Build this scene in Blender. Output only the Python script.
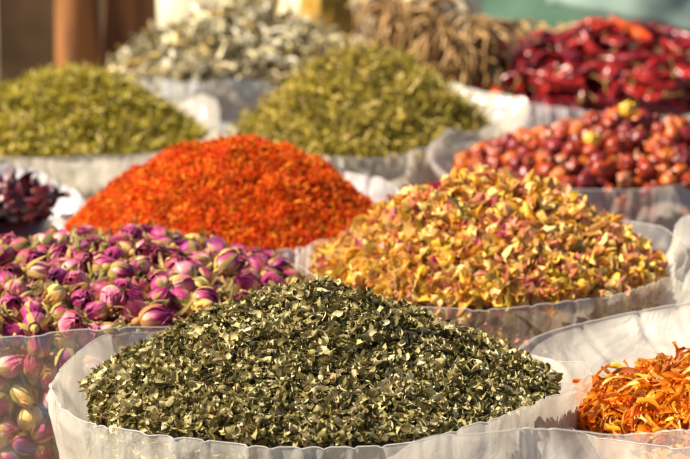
import bpy, math, random
import numpy as np
from mathutils import Vector, Matrix, noise as mnoise

for o in list(bpy.data.objects): bpy.data.objects.remove(o)
C = bpy.context.scene.collection
R = math.radians

# ------------------------------------------------------------------ camera
CAM_Z = 0.597
FPX, CX, CY, HOR = 2600.0, 345.0, 229.5, -190.0     # focal length in photo pixels, horizon row
PITCH = math.atan((CY - HOR) / FPX)
cam_d = bpy.data.cameras.new('camera'); cam = bpy.data.objects.new('camera', cam_d); C.objects.link(cam)
cam.location = (0, 0, CAM_Z); cam.rotation_euler = (math.pi/2 - PITCH, 0, 0)
cam_d.sensor_width = 36; cam_d.lens = FPX / 690 * 36
cam_d.clip_start = 0.05; cam_d.clip_end = 500
cam_d.dof.use_dof = True; cam_d.dof.focus_distance = 1.56; cam_d.dof.aperture_fstop = 14.0
cam_d.dof.aperture_blades = 0
bpy.context.scene.camera = cam

# ------------------------------------------------------------------ light
SUN_AZ, SUN_EL = 264, 46            # compass bearing the sun stands at (0 = +Y, 90 = +X), elevation
w = bpy.data.worlds.new('World'); bpy.context.scene.world = w; w.use_nodes = True
nt = w.node_tree; nt.nodes.clear()
sky = nt.nodes.new('ShaderNodeTexSky'); sky.sky_type = 'NISHITA'; sky.sun_disc = False
sky.sun_elevation = R(SUN_EL); sky.sun_rotation = R(SUN_AZ)
bg = nt.nodes.new('ShaderNodeBackground'); bg.inputs[1].default_value = 0.05
wo = nt.nodes.new('ShaderNodeOutputWorld')
nt.links.new(sky.outputs[0], bg.inputs[0]); nt.links.new(bg.outputs[0], wo.inputs[0])
sd = bpy.data.lights.new('sun', 'SUN'); so = bpy.data.objects.new('sun', sd); C.objects.link(so)
sd.energy = 5.0; sd.angle = R(0.5); sd.color = (1.0, 0.90, 0.73)
sv = Vector((math.sin(R(SUN_AZ))*math.cos(R(SUN_EL)), math.cos(R(SUN_AZ))*math.cos(R(SUN_EL)), math.sin(R(SUN_EL))))
so.rotation_euler = sv.to_track_quat('Z', 'Y').to_euler(); so.location = (-2, 2, 3)
sc = bpy.context.scene
sc.view_settings.view_transform = 'Standard'; sc.view_settings.look = 'None'
sc.view_settings.gamma = 1; sc.view_settings.exposure = 1.15
sc.render.engine = 'CYCLES'
sc.cycles.transparent_max_bounces = 16

rng = np.random.default_rng(7)
random.seed(7)

# ------------------------------------------------------------------ helpers
def at(px, py, Y):
    """world point seen at photo pixel (px,py), standing Y metres away"""
    ray = np.array([(px-CX)/FPX, 1.0, -(py-CY)/FPX])
    c, s = math.cos(PITCH), math.sin(PITCH)
    d = np.array([ray[0], ray[1]*c + ray[2]*s, -ray[1]*s + ray[2]*c])
    k = Y / d[1]
    return np.array([d[0]*k, Y, CAM_Z + d[2]*k])
def pix(p):
    x, y, z = p[0], p[1], p[2]-CAM_Z
    c, s = math.cos(PITCH), math.sin(PITCH)
    yy = y*c - z*s; zz = y*s + z*c
    return CX + FPX*x/yy, CY - FPX*zz/yy

def tag(o, label=None, cat=None, group=None, kind=None):
    if label: o['label'] = label
    if cat: o['category'] = cat
    if group: o['group'] = group
    if kind: o['kind'] = kind
    return o
def empty(name, loc):
    o = bpy.data.objects.new(name, None); C.objects.link(o); o.location = loc
    o.empty_display_size = 0.02
    return o
def mk(name, V, F, m=None, smooth=True):
    V = np.asarray(V, dtype=np.float32); F = np.asarray(F, dtype=np.int32)
    me = bpy.data.meshes.new(name)
    k = F.shape[1]
    me.vertices.add(len(V)); me.vertices.foreach_set('co', V.ravel())
    me.loops.add(F.size); me.loops.foreach_set('vertex_index', F.ravel())
    me.polygons.add(len(F)); me.polygons.foreach_set('loop_start', np.arange(0, F.size, k, dtype=np.int32))
    try: me.polygons.foreach_set('loop_total', np.full(len(F), k, dtype=np.int32))
    except Exception: pass
    me.polygons.foreach_set('use_smooth', np.full(len(F), smooth, dtype=bool))
    me.update(calc_edges=True); me.validate()
    if m: me.materials.append(m)
    return me
def ob(name, me, parent=None):
    o = bpy.data.objects.new(name, me); C.objects.link(o)
    if parent: o.parent = parent
    return o
def join(parts):
    Vs, Fs, n = [], [], 0
    for V, F in parts:
        Vs.append(np.asarray(V)); Fs.append(np.asarray(F)+n); n += len(V)
    return np.concatenate(Vs), np.concatenate(Fs)
def gridF(nu, nv, wrap=False):
    F = []
    for i in range(nu-1):
        for j in range(nv if wrap else nv-1):
            j2 = (j+1) % nv
            F.append((i*nv+j, i*nv+j2, (i+1)*nv+j2, (i+1)*nv+j))
    return np.array(F)

# ------------------------------------------------------------------ materials
def newmat(name):
    m = bpy.data.materials.new(name); m.use_nodes = True
    m.node_tree.nodes.clear(); return m, m.node_tree
def nd(t, typ, **kw):
    n = t.nodes.new(typ)
    for k, v in kw.items():
        if k.startswith('_'): n.inputs[k[1:]].default_value = v
        else: setattr(n, k, v)
    return n
def ramp(t, cols, pos=None, interp='LINEAR'):
    r = t.nodes.new('ShaderNodeValToRGB'); e = r.color_ramp.elements
    r.color_ramp.interpolation = interp
    n = len(cols)
    pos = pos or [i/max(1, n-1) for i in range(n)]
    while len(e) < n: e.new(0.5)
    for i, (c, p) in enumerate(zip(cols, pos)):
        e[i].position = p; e[i].color = (*c, 1)
    return r
def organic(name, cols, src='island', pos=None, rough=.65, transl=.25, nscale=60, namt=.35, bump=.3, bscale=250, spec=.18, coat=0):
    """vegetable matter: a colour per piece from a ramp, mottled by noise, a little light let through"""
    m, t = newmat(name); L = t.links.new
    out = nd(t, 'ShaderNodeOutputMaterial'); tc = nd(t, 'ShaderNodeTexCoord')
    if src == 'island': s = nd(t, 'ShaderNodeNewGeometry').outputs['Random Per Island']
    else: s = nd(t, 'ShaderNodeObjectInfo').outputs['Random']
    rp = ramp(t, cols, pos); L(s, rp.inputs[0])
    nz = nd(t, 'ShaderNodeTexNoise', _Scale=nscale, _Detail=4.0); L(tc.outputs['Object'], nz.inputs['Vector'])
    mr = nd(t, 'ShaderNodeMapRange'); mr.inputs[1].default_value = .3; mr.inputs[2].default_value = .7
    mr.inputs[3].default_value = 1-namt; mr.inputs[4].default_value = 1+namt
    L(nz.outputs['Fac'], mr.inputs[0])
    mx = nd(t, 'ShaderNodeMix', data_type='RGBA', blend_type='MULTIPLY'); mx.inputs[0].default_value = 1
    L(rp.outputs[0], mx.inputs[6]); L(mr.outputs[0], mx.inputs[7])
    col = mx.outputs[2]
    p = nd(t, 'ShaderNodeBsdfPrincipled', _Roughness=rough); p.inputs['Specular IOR Level'].default_value = spec
    p.inputs['Coat Weight'].default_value = coat
    p.inputs['Coat Roughness'].default_value = .25
    L(col, p.inputs['Base Color'])
    nb = nd(t, 'ShaderNodeTexNoise', _Scale=bscale, _Detail=3.0); L(tc.outputs['Object'], nb.inputs['Vector'])
    b = nd(t, 'ShaderNodeBump', _Strength=bump, _Distance=.001); L(nb.outputs['Fac'], b.inputs['Height'])
    L(b.outputs[0], p.inputs['Normal'])
    if transl > 0:
        tr = nd(t, 'ShaderNodeBsdfTranslucent'); L(col, tr.inputs[0])
        ms = nd(t, 'ShaderNodeMixShader'); ms.inputs[0].default_value = transl
        L(p.outputs[0], ms.inputs[1]); L(tr.outputs[0], ms.inputs[2]); L(ms.outputs[0], out.inputs[0])
    else: L(p.outputs[0], out.inputs[0])
    return m
def film(name, opacity, col=(.94, .89, .79), rough=.2, crease=1.25, streak=.25, gloss=.07, band=(.35, .65)):
    """polythene: part see-through, part milky, with crumple creases and a gloss"""
    m, t = newmat(name); L = t.links.new
    out = nd(t, 'ShaderNodeOutputMaterial'); tc = nd(t, 'ShaderNodeTexCoord')
    mp = nd(t, 'ShaderNodeMapping'); mp.inputs['Scale'].default_value = (1, 1, .6); L(tc.outputs['Object'], mp.inputs[0])
    n1 = nd(t, 'ShaderNodeTexNoise', _Scale=22.0, _Detail=5.0, _Distortion=.8); L(mp.outputs[0], n1.inputs['Vector'])
    n2 = nd(t, 'ShaderNodeTexNoise', noise_type='RIDGED_MULTIFRACTAL'); n2.inputs['Scale'].default_value = 38
    n2.inputs['Detail'].default_value = 3; L(mp.outputs[0], n2.inputs['Vector'])
    ad = nd(t, 'ShaderNodeMath', operation='ADD'); mu = nd(t, 'ShaderNodeMath', operation='MULTIPLY'); mu.inputs[1].default_value = .35
    L(n2.outputs['Fac'], mu.inputs[0]); L(n1.outputs['Fac'], ad.inputs[0]); L(mu.outputs[0], ad.inputs[1])
    # crumple: straight facets meeting in sharp creases
    wp = nd(t, 'ShaderNodeTexNoise', _Scale=14.0, _Detail=2.0); L(mp.outputs[0], wp.inputs['Vector'])
    wm = nd(t, 'ShaderNodeMix', data_type='RGBA', blend_type='LINEAR_LIGHT'); wm.inputs[0].default_value = .035
    L(mp.outputs[0], wm.inputs[6]); L(wp.outputs['Color'], wm.inputs[7])
    vo = nd(t, 'ShaderNodeTexVoronoi', feature='F1', _Scale=26.0); vo.inputs['Detail'].default_value = 1.5; L(wm.outputs[2], vo.inputs['Vector'])
    vm = nd(t, 'ShaderNodeMath', operation='MULTIPLY_ADD'); vm.inputs[1].default_value = .55; L(vo.outputs['Distance'], vm.inputs[0]); L(ad.outputs[0], vm.inputs[2])
    b = nd(t, 'ShaderNodeBump', _Strength=.75*crease, _Distance=.006); L(vm.outputs[0], b.inputs['Height'])
    # milkiness varies from place to place
    n3 = nd(t, 'ShaderNodeTexNoise', _Scale=9.0, _Detail=6.0, _Distortion=1.2); L(mp.outputs[0], n3.inputs['Vector'])
    mr = nd(t, 'ShaderNodeMapRange'); mr.inputs[1].default_value = band[0]; mr.inputs[2].default_value = band[1]
    mr.inputs[3].default_value = max(.03, opacity-streak*.6); mr.inputs[4].default_value = min(1, opacity+streak*.6)
    L(n3.outputs['Fac'], mr.inputs[0])
    df = nd(t, 'ShaderNodeBsdfDiffuse'); df.inputs[0].default_value = (*col, 1)
    tl = nd(t, 'ShaderNodeBsdfTranslucent'); tl.inputs[0].default_value = (*col, 1)
    L(b.outputs[0], df.inputs['Normal']); L(b.outputs[0], tl.inputs['Normal'])
    a = nd(t, 'ShaderNodeMixShader'); a.inputs[0].default_value = .5; L(df.outputs[0], a.inputs[1]); L(tl.outputs[0], a.inputs[2])
    tp = nd(t, 'ShaderNodeBsdfTransparent'); tp.inputs[0].default_value = (.99, .98, .95, 1)
    s = nd(t, 'ShaderNodeMixShader'); L(mr.outputs[0], s.inputs[0]); L(tp.outputs[0], s.inputs[1]); L(a.outputs[0], s.inputs[2])
    g = nd(t, 'ShaderNodeBsdfGlossy', _Roughness=rough); L(b.outputs[0], g.inputs['Normal'])
    fr = nd(t, 'ShaderNodeLayerWeight'); L(b.outputs[0], fr.inputs['Normal'])
    pw = nd(t, 'ShaderNodeMath', operation='POWER'); pw.inputs[1].default_value = 4; L(fr.outputs['Facing'], pw.inputs[0])
    fm = nd(t, 'ShaderNodeMath', operation='MULTIPLY_ADD'); fm.inputs[1].default_value = .5; fm.inputs[2].default_value = gloss; fm.use_clamp = True; L(pw.outputs[0], fm.inputs[0])
    o = nd(t, 'ShaderNodeMixShader'); L(fm.outputs[0], o.inputs[0]); L(s.outputs[0], o.inputs[1]); L(g.outputs[0], o.inputs[2])
    L(o.outputs[0], out.inputs[0])
    return m

M = {}
M['ground'] = organic('earth', [(.16, .11, .08), (.22, .16, .12)], 'object', rough=.9, transl=0, nscale=3, bscale=40, bump=.5)
M['film_milky'] = film('milky polythene', .60, streak=.4)
M['film_clear'] = film('clear polythene', .27, col=(.93, .89, .88), rough=.15, crease=1.6, streak=.62, gloss=.20, band=(.50, .68))
M['film_white'] = film('white polythene', .88, col=(.88, .87, .87), streak=.15)
M['film_edge'] = film('polythene edge', .85, col=(.9, .88, .85), streak=.1)
M['leaf'] = organic('dried green leaf', [(.048, .038, .008), (.14, .112, .026), (.29, .235, .080), (.46, .385, .17), (.68, .59, .35), (.28, .14, .045)],
                    pos=[0, .25, .5, .75, .93, 1], nscale=180, namt=.4, rough=.65, transl=.12, spec=.2)
M['leafcore'] = organic('shaded leaf core', [(.06, .05, .016), (.06, .05, .016)], transl=0)  # core kept darker than the flakes, shade between them painted into its colour
M['saff'] = organic('orange red thread petal', [(.50, .022, .003), (.74, .075, .004), (.86, .17, .006), (.93, .38, .02), (.34, .012, .003)],
                    pos=[0, .35, .65, .9, 1], transl=.3, rough=.6, namt=.2)
M['saffcore'] = organic('saffron dust', [(.55, .05, .006), (.55, .05, .006)], transl=0)
M['mix'] = organic('mixed dried petal', [(.78, .44, .04), (.60, .25, .02), (.84, .60, .15), (.80, .48, .17), (.38, .09, .02), (.72, .30, .20), (.38, .29, .04), (.80, .48, .04), (.86, .68, .28), (.84, .58, .12), (.80, .50, .06), (.66, .20, .16), (.86, .64, .20)],
                   transl=.3, rough=.5, nscale=150, namt=.3)
M['mixcore'] = organic('dark petal core', [(.20, .09, .02), (.20, .09, .02)], transl=0)  # mound under the petals, darker than the pieces on it
M['herb'] = organic('dried green herb', [(.13, .105, .008), (.36, .285, .018), (.60, .48, .05), (.84, .70, .26), (.28, .15, .03)], pos=[0, .4, .72, .93, 1],
                    transl=.2, rough=.55)
M['herb2'] = organic('dried olive herb', [(.12, .095, .008), (.32, .255, .018), (.58, .45, .07), (.84, .66, .28), (.34, .17, .03)], pos=[0, .35, .7, .93, 1],
                     transl=.2, rough=.55)
M['herbcore'] = organic('dark herb core', [(.07, .065, .01), (.07, .065, .01)], transl=0)  # mound under both herb heaps, a darker tone than the herb pieces

# ------------------------------------------------------------------ piece prototypes (all quad grids)
def leafp(L=1, W=.6, curl=.3, fold=.15, twist=0, nu=5, nv=3, jag=.06, tipw=.12, bend=0):
    V = []
    ph = random.uniform(0, 6)
    for i in range(nu):
        u = i/(nu-1)*2-1
        hw = W/2*(max(0, 1-u*u)**.6 + tipw*(1-abs(u)*.4))*(1+random.uniform(-jag, jag)*2)
        for j in range(nv):
            v = j/(nv-1)*2-1
            x = u*L/2 + random.uniform(-jag, jag)*L*.15
            y = v*hw + bend*u*u*L/2
            z = curl*L*(u*u-.3) + fold*W*(abs(v)) + math.sin(u*3+ph)*jag*L
            a = twist*u; yy = y*math.cos(a)-z*math.sin(a); zz = y*math.sin(a)+z*math.cos(a)
            V.append((x, yy, zz))
    return np.array(V), gridF(nu, nv)
def tubep(P, Rd, ns=6, closed=False, squash=1.0):
    P = np.array(P, float); n = len(P); V = []
    T = np.gradient(P, axis=0)
    if closed: T = np.roll(P, -1, 0)-np.roll(P, 1, 0)
    T /= np.linalg.norm(T, axis=1)[:, None]+1e-12
    up = np.array([0, 0, 1.]) if abs(T[0][2]) < .9 else np.array([1., 0, 0])
    for i in range(n):
        a = np.cross(T[i], up); a /= np.linalg.norm(a)+1e-9; b = np.cross(a, T[i]); up = b
        r = Rd[i] if hasattr(Rd, '__len__') else Rd
        for k in range(ns):
            th = 2*math.pi*k/ns
            V.append(P[i]+a*math.cos(th)*r+b*math.sin(th)*r*squash)
    F = gridF(n, ns, True)
    if closed: F = np.concatenate([F, np.array([((n-1)*ns+j, (n-1)*ns+(j+1) % ns, (j+1) % ns, j) for j in range(ns)])])
    return np.array(V), F
def blobp(rx, ry, rz, nu=9, nv=12, wr=.1, fr=2.0, seed=0):
    V = []
    for i in range(nu):
        ph = math.pi*(.02+.96*i/(nu-1))
        for j in range(nv):
            th = 2*math.pi*j/nv
            d = Vector((math.sin(ph)*math.cos(th), math.sin(ph)*math.sin(th), math.cos(ph)))
            k = 1+wr*mnoise.noise(d*fr+Vector((seed*7.3, 1, 2)))*1.6
            V.append((d.x*rx*k, d.y*ry*k, d.z*rz*k))
    return np.array(V), gridF(nu, nv, True)

def rand_rot(N, normals, tilt):
    """matrices: z axis near the surface normal, tilted by up to `tilt` radians, random spin"""
    n = normals + rng.normal(size=(N, 3))*math.tan(min(tilt, 1.4))*.6
    n /= np.linalg.norm(n, axis=1)[:, None]
    r = rng.normal(size=(N, 3)); x = r - (r*n).sum(1)[:, None]*n; x /= np.linalg.norm(x, axis=1)[:, None]
    y = np.cross(n, x)
    return np.stack([x, y, n], axis=2)
def scatter(protos, P, Nn, tilt, smin, smax):
    N = len(P); Rm = rand_rot(N, Nn, tilt)
    s = rng.uniform(smin, smax, N); which = rng.integers(0, len(protos), N)
    parts = []
    for k, (V, F) in enumerate(protos):
        idx = np.where(which == k)[0]
        if not len(idx): continue
        W_ = np.einsum('nij,vj->nvi', Rm[idx], V)*s[idx][:, None, None] + P[idx][:, None, :]
        FF = F[None]+(np.arange(len(idx))*len(V))[:, None, None]
        parts.append((W_.reshape(-1, 3), FF.reshape(-1, 4)))
    return join(parts)

# ------------------------------------------------------------------ heaps
class Heap:
    def __init__(s, c, rx, ry, zb, H, peak=(0, 0), e=.25, q=1.0, seed=0, lump=.05, rough=.012):
        g_ = np.random.default_rng(seed+50); s.rough = rough; s.k = [(g_.normal()*17, g_.normal()*17, g_.uniform(0, 6)) for _ in range(12)]
        s.c = np.array(c); s.r = np.array([rx, ry]); s.zb = zb; s.H = H; s.u0 = np.array(peak, float)
        s.e, s.q, s.seed, s.lump = e, q, seed, lump
    def z(s, x, y):
        u = (np.stack([x, y], -1)-s.c)/s.r; d = u-s.u0
        A = (d*d).sum(-1)+1e-9; B = 2*(d@s.u0) if d.ndim == 1 else 2*(d*s.u0).sum(-1); Cc = (s.u0**2).sum()-1
        k = (-B+np.sqrt(B*B-4*A*Cc))/(2*A)           # 1/t
        t = np.clip(1/k, 0, 1)
        p = 1-(np.sqrt(t*t+s.e**2)-s.e)/(math.sqrt(1+s.e**2)-s.e)
        sd = s.seed
        n = (np.sin(u[..., 0]*5+sd)*np.sin(u[..., 1]*6+sd*2)+.6*np.sin(u[..., 0]*11+sd*3+u[..., 1]*4)*np.sin(u[..., 1]*13+sd))
        n = n+s.rough/s.lump*sum(np.sin(u[..., 0]*a+u[..., 1]*b+c_) for a, b, c_ in s.k)
        return s.zb+s.H*(np.clip(p, 0, 1)**s.q) + s.H*s.lump*n*np.clip(1-t, 0, 1)**.5
    def nrm(s, x, y):
        h = .002
        gx = (s.z(x+h, y)-s.z(x-h, y))/(2*h); gy = (s.z(x, y+h)-s.z(x, y-h))/(2*h)
        n = np.stack([-gx, -gy, np.ones_like(gx)], -1)
        return n/np.linalg.norm(n, axis=-1)[..., None]
    def top(s, N, lo=0, hi=.003, rmax=.965):
        a = rng.uniform(0, 2*math.pi, N); r = np.sqrt(rng.uniform(0, 1, N))*rmax
        x = s.c[0]+s.r[0]*r*np.cos(a); y = s.c[1]+s.r[1]*r*np.sin(a)
        n = s.nrm(x, y); P = np.stack([x, y, s.z(x, y)], -1)+n*rng.uniform(lo, hi, N)[:, None]
        return P, n
    def side(s, N, depth=.11, inset=.002):
        a = rng.uniform(0, 2*math.pi, N)
        n = np.stack([np.cos(a), np.sin(a), np.zeros(N)], -1)
        P = np.stack([s.c[0]+(s.r[0]-inset)*n[:, 0], s.c[1]+(s.r[1]-inset)*n[:, 1], s.zb-rng.uniform(0, depth, N)], -1)
        return P, n
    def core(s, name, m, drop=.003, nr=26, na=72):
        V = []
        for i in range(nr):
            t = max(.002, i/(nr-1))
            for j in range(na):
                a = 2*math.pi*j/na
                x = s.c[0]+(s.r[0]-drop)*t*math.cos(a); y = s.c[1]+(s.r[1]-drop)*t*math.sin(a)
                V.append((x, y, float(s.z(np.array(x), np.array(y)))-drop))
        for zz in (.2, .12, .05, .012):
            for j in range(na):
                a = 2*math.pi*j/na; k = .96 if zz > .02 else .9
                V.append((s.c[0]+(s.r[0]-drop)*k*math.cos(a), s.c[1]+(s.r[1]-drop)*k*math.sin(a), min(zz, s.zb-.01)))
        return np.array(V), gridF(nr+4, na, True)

def stuff_heap(name, hp, protos, m, mcore, n_top, n_side, tilt, smin, smax, lo, hi, label, cat, extra=None, rmax=.985):
    P1, N1 = hp.top(n_top, lo, hi, rmax); P2, N2 = hp.side(n_side)
    V, F = scatter(protos, np.concatenate([P1, P2]), np.concatenate([N1, N2]), tilt, smin, smax)
    parts = [(V, F)]
    if extra: parts += extra
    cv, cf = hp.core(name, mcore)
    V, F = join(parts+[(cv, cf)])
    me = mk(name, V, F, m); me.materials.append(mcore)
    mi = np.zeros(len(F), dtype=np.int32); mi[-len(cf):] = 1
    me.polygons.foreach_set('material_index', mi)
    o = ob(name, me); tag(o, label, cat, None, 'stuff')
    return o

# ------------------------------------------------------------------ plastic bags
def smooth_step(x): x = np.clip(x, 0, 1); return x*x*(3-2*x)
def bag(hc, hr, rim, m, label, seed, fold=.003, body_gap=.003, rimwob=.0015, flare=.045, it=4, group='plastic bags of spices'):
    """a standing bag: rim = ordered world points, the body below hugs the contents (centre hc, radii hr)"""
    NA, NS = 480, 60
    c = np.array(hc)
    P = np.array(rim)
    ang = np.arctan2(P[:, 1]-c[1], P[:, 0]-c[0]) % (2*math.pi)
    rad = np.hypot(P[:, 0]-c[0], P[:, 1]-c[1]); o = np.argsort(ang); ang, rad, zz = ang[o], rad[o], P[o, 2]
    th = np.arange(NA)/NA*2*math.pi
    def per(v):
        a = np.concatenate([ang-2*math.pi, ang, ang+2*math.pi]); q = np.interp(th, a, np.concatenate([v, v, v]))
        k = np.array([1, 2, 3, 2, 1.])/9
        for _ in range(it): q = np.convolve(np.concatenate([q[-2:], q, q[:2]]), k, 'valid')
        return q
    rr, rz = per(rad), per(zz)
    for j in range(NA):
        v = Vector((math.cos(th[j])*2.3, math.sin(th[j])*2.3, seed*3.1))
        cr = max(0, 1-abs(mnoise.noise(v*3.1))*9)                     # a few sharp folds
        rr[j] += rimwob*(2.2*mnoise.noise(v)+1.1*cr+.15*mnoise.noise(v*6)); rz[j] += rimwob*(3.4*mnoise.noise(v*.9+Vector((9, 0, 0)))-.8*cr+.15*mnoise.noise(v*8))
    bo = 1/np.sqrt((np.cos(th)/hr[0])**2+(np.sin(th)/hr[1])**2)
    V = np.zeros((NS, NA, 3))
    for i in range(NS):
        s = (i/(NS-1))**1.6
        z = rz*(1-s)+.004*s
        below = (rz-z)
        k = smooth_step(below/flare)
        base = np.where(z < .05, .9+.1*np.sqrt(np.clip(z/.05, 0, 1)), 1.0)
        r = (rr*(1-k)+(bo+body_gap)*k)*base
        for j in range(NA):
            q = Vector((math.cos(th[j])*hr[0]*26, math.sin(th[j])*hr[1]*26, z[j]*11+seed*5))
            f = 1-abs(mnoise.noise(q))*2.4
            q2 = Vector((math.cos(th[j])*hr[0]*60, math.sin(th[j])*hr[1]*60, z[j]*30+seed*2))
            f2 = abs(mnoise.noise(q2))
            q3 = Vector((math.cos(th[j])*hr[0]*13+z[j]*6, math.sin(th[j])*hr[1]*13, z[j]*16+seed*9))
            f3 = 1-abs(mnoise.noise(q3))*3.2
            amp = fold*(.12+.88*smooth_step(below[j]/.03))
            vd = mnoise.voronoi(Vector((math.cos(th[j])*hr[0]*24+z[j]*9, math.sin(th[j])*hr[1]*24, z[j]*20+seed*4)))[0]
            r[j] += amp*1.0*min(.6, vd[1]-vd[0])+amp*.3*max(0, f)+fold*.5*f2*(.3+.7*smooth_step(below[j]/.02))+fold*1.1*max(0, f3)**1.5
        V[i, :, 0] = c[0]+r*np.cos(th); V[i, :, 1] = c[1]+r*np.sin(th); V[i, :, 2] = z
    root = empty('plastic_bag', (c[0], c[1], 0))
    tag(root, label, 'bag', group)
    off = np.array([c[0], c[1], 0])
    me = mk('film', V.reshape(-1, 3)-off, gridF(NS, NA, True), m); fo = ob('film', me, root)
    tv, tf = tubep(V[0]-off, .00032, 5, closed=True)
    ob('rim', mk('rim', tv, tf, M['film_edge']), root)
    return root
def ring(cx, cy, rx, ry, z, n=12, over=()):
    """a plain oval rim; `over` replaces the control points nearest in bearing"""
    pts = [np.array([cx+rx*math.cos(2*math.pi*k/n), cy+ry*math.sin(2*math.pi*k/n), z+random.uniform(-.003, .003)]) for k in range(n)]
    for p in over:
        a = math.atan2(p[1]-cy, p[0]-cx)
        pts = [q for q in pts if abs((math.atan2(q[1]-cy, q[0]-cx)-a+math.pi) % (2*math.pi)-math.pi) > .26]
    return pts+[np.array(p) for p in over]

# ------------------------------------------------------------------ setting
gv = np.array([(-200, -100, 0), (200, -100, 0), (200, 300, 0), (-200, 300, 0)])
g = ob('ground', mk('ground', gv, [(0, 1, 2, 3)], M['ground'])); tag(g, kind='structure')

# --- 1 front bag: dried green leaves
H1 = Heap((-.014, 1.582), .145, .148, .243, .057, (-.07, -.02), e=.26, q=1.0, seed=1, lump=.06, rough=.018)
A = at
bag(H1.c, (.150, .152), [A(591, 369, 1.60), A(560, 362, 1.66), A(515, 352, 1.70), A(430, 326, 1.745), A(322, 322, 1.76), A(195, 326, 1.735), A(110, 334, 1.70), A(75, 356, 1.65),
     A(57, 378, 1.60), A(60, 399, 1.53), A(78, 416, 1.49), A(130, 433, 1.45), A(230, 441, 1.428), A(340, 444, 1.423), A(430, 437, 1.425), A(480, 423, 1.445), A(540, 396, 1.51), A(582, 374, 1.57)],
    M['film_milky'], 'milky white plastic bag in front holding the dried green leaf flakes', 1, fold=.003, body_gap=.0035, it=1, flare=.10)
lp = [leafp(1, random.uniform(.42, .72), random.uniform(-.5, .55), random.uniform(-.2, .5), random.uniform(-.9, .9), nu=7, nv=4, jag=.045, tipw=.05, bend=random.uniform(-.15, .15)) for _ in range(16)] + \
     [leafp(1, random.uniform(.2, .35), random.uniform(-.3, .4), .4, random.uniform(-1, 1), jag=.08) for _ in range(5)]
lp += [tubep([(-.7, 0, 0), (-.1, .08, .03), (.6, -.02, 0)], [.05, .06, .03], 4)]
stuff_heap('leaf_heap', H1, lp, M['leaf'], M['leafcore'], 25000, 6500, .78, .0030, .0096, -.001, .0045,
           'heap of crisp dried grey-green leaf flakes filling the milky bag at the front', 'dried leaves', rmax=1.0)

# --- individual pieces laid on a heap
def throw(hp, N, dmin, layers=((0, .3),), rmax=.97, frame=True, side=0, depth=.09, margin=45, maxtry=60000, front=True, inset=.004):
    """dart throwing over the heap's surface: [(point, normal, is_side)]"""
    out = []; pts = np.zeros((0, 3))
    def ok(p):
        if frame:
            x, y = pix(p)
            if not (-margin < x < 690+margin and -margin < y < 459+margin): return False
        return not len(pts) or (np.linalg.norm(pts-p, axis=1).min() > dmin)
    for lo, hi in layers:
        n0 = len(out); t = 0; tgt = N//len(layers)
        while len(out)-n0 < tgt and t < maxtry:
            P, Nn = hp.top(400, lo, hi, rmax); t += 400
            for p, n in zip(P, Nn):
                if front:                                    # the slope turned away from the photographer stays bare of single pieces
                    v = np.array([0, 0, CAM_Z])-p; v /= np.linalg.norm(v)
                    if n@v < -.02: continue
                if ok(p):
                    out.append((p, n, False)); pts = np.vstack([pts, p])
                    if len(out)-n0 >= tgt: break
    n0 = len(out); t = 0
    while len(out)-n0 < side and t < maxtry:
        P, Nn = hp.side(200, depth, inset); t += 200
        for p, n in zip(P, Nn):
            if n[1] > .1: continue
            if ok(p):
                out.append((p, n, True)); pts = np.vstack([pts, p])
                if len(out)-n0 >= side: break
    return out
def lie(o, p, n, lift=.35, extra=None):
    """lay an object's +Z axis roughly along the slope, nose a little up"""
    r = rng.normal(size=3); r -= (r@n)*n; r /= np.linalg.norm(r)
    d = r*math.cos(lift)+n*math.sin(lift)
    q = Vector(d).to_track_quat('Z', 'Y') @ Matrix.Rotation(rng.uniform(0, 2*math.pi), 3, 'Z').to_quaternion()
    o.rotation_mode = 'QUATERNION'; o.rotation_quaternion = q; o.location = p
def lay_flat(o, p, n, tilt):
    Rm = rand_rot(1, np.array([n]), tilt)[0]
    o.rotation_mode = 'QUATERNION'; o.rotation_quaternion = Matrix(Rm.tolist()).to_quaternion(); o.location = p
def core_obj(name, hp, m, drop, label, cat, extra=None):
    cv, cf = hp.core(name, m, drop)
    V, F = join(([extra] if extra else [])+[(cv, cf)])
    o = ob(name, mk(name, V, F, m)); tag(o, label, cat, None, 'stuff'); return o

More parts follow.
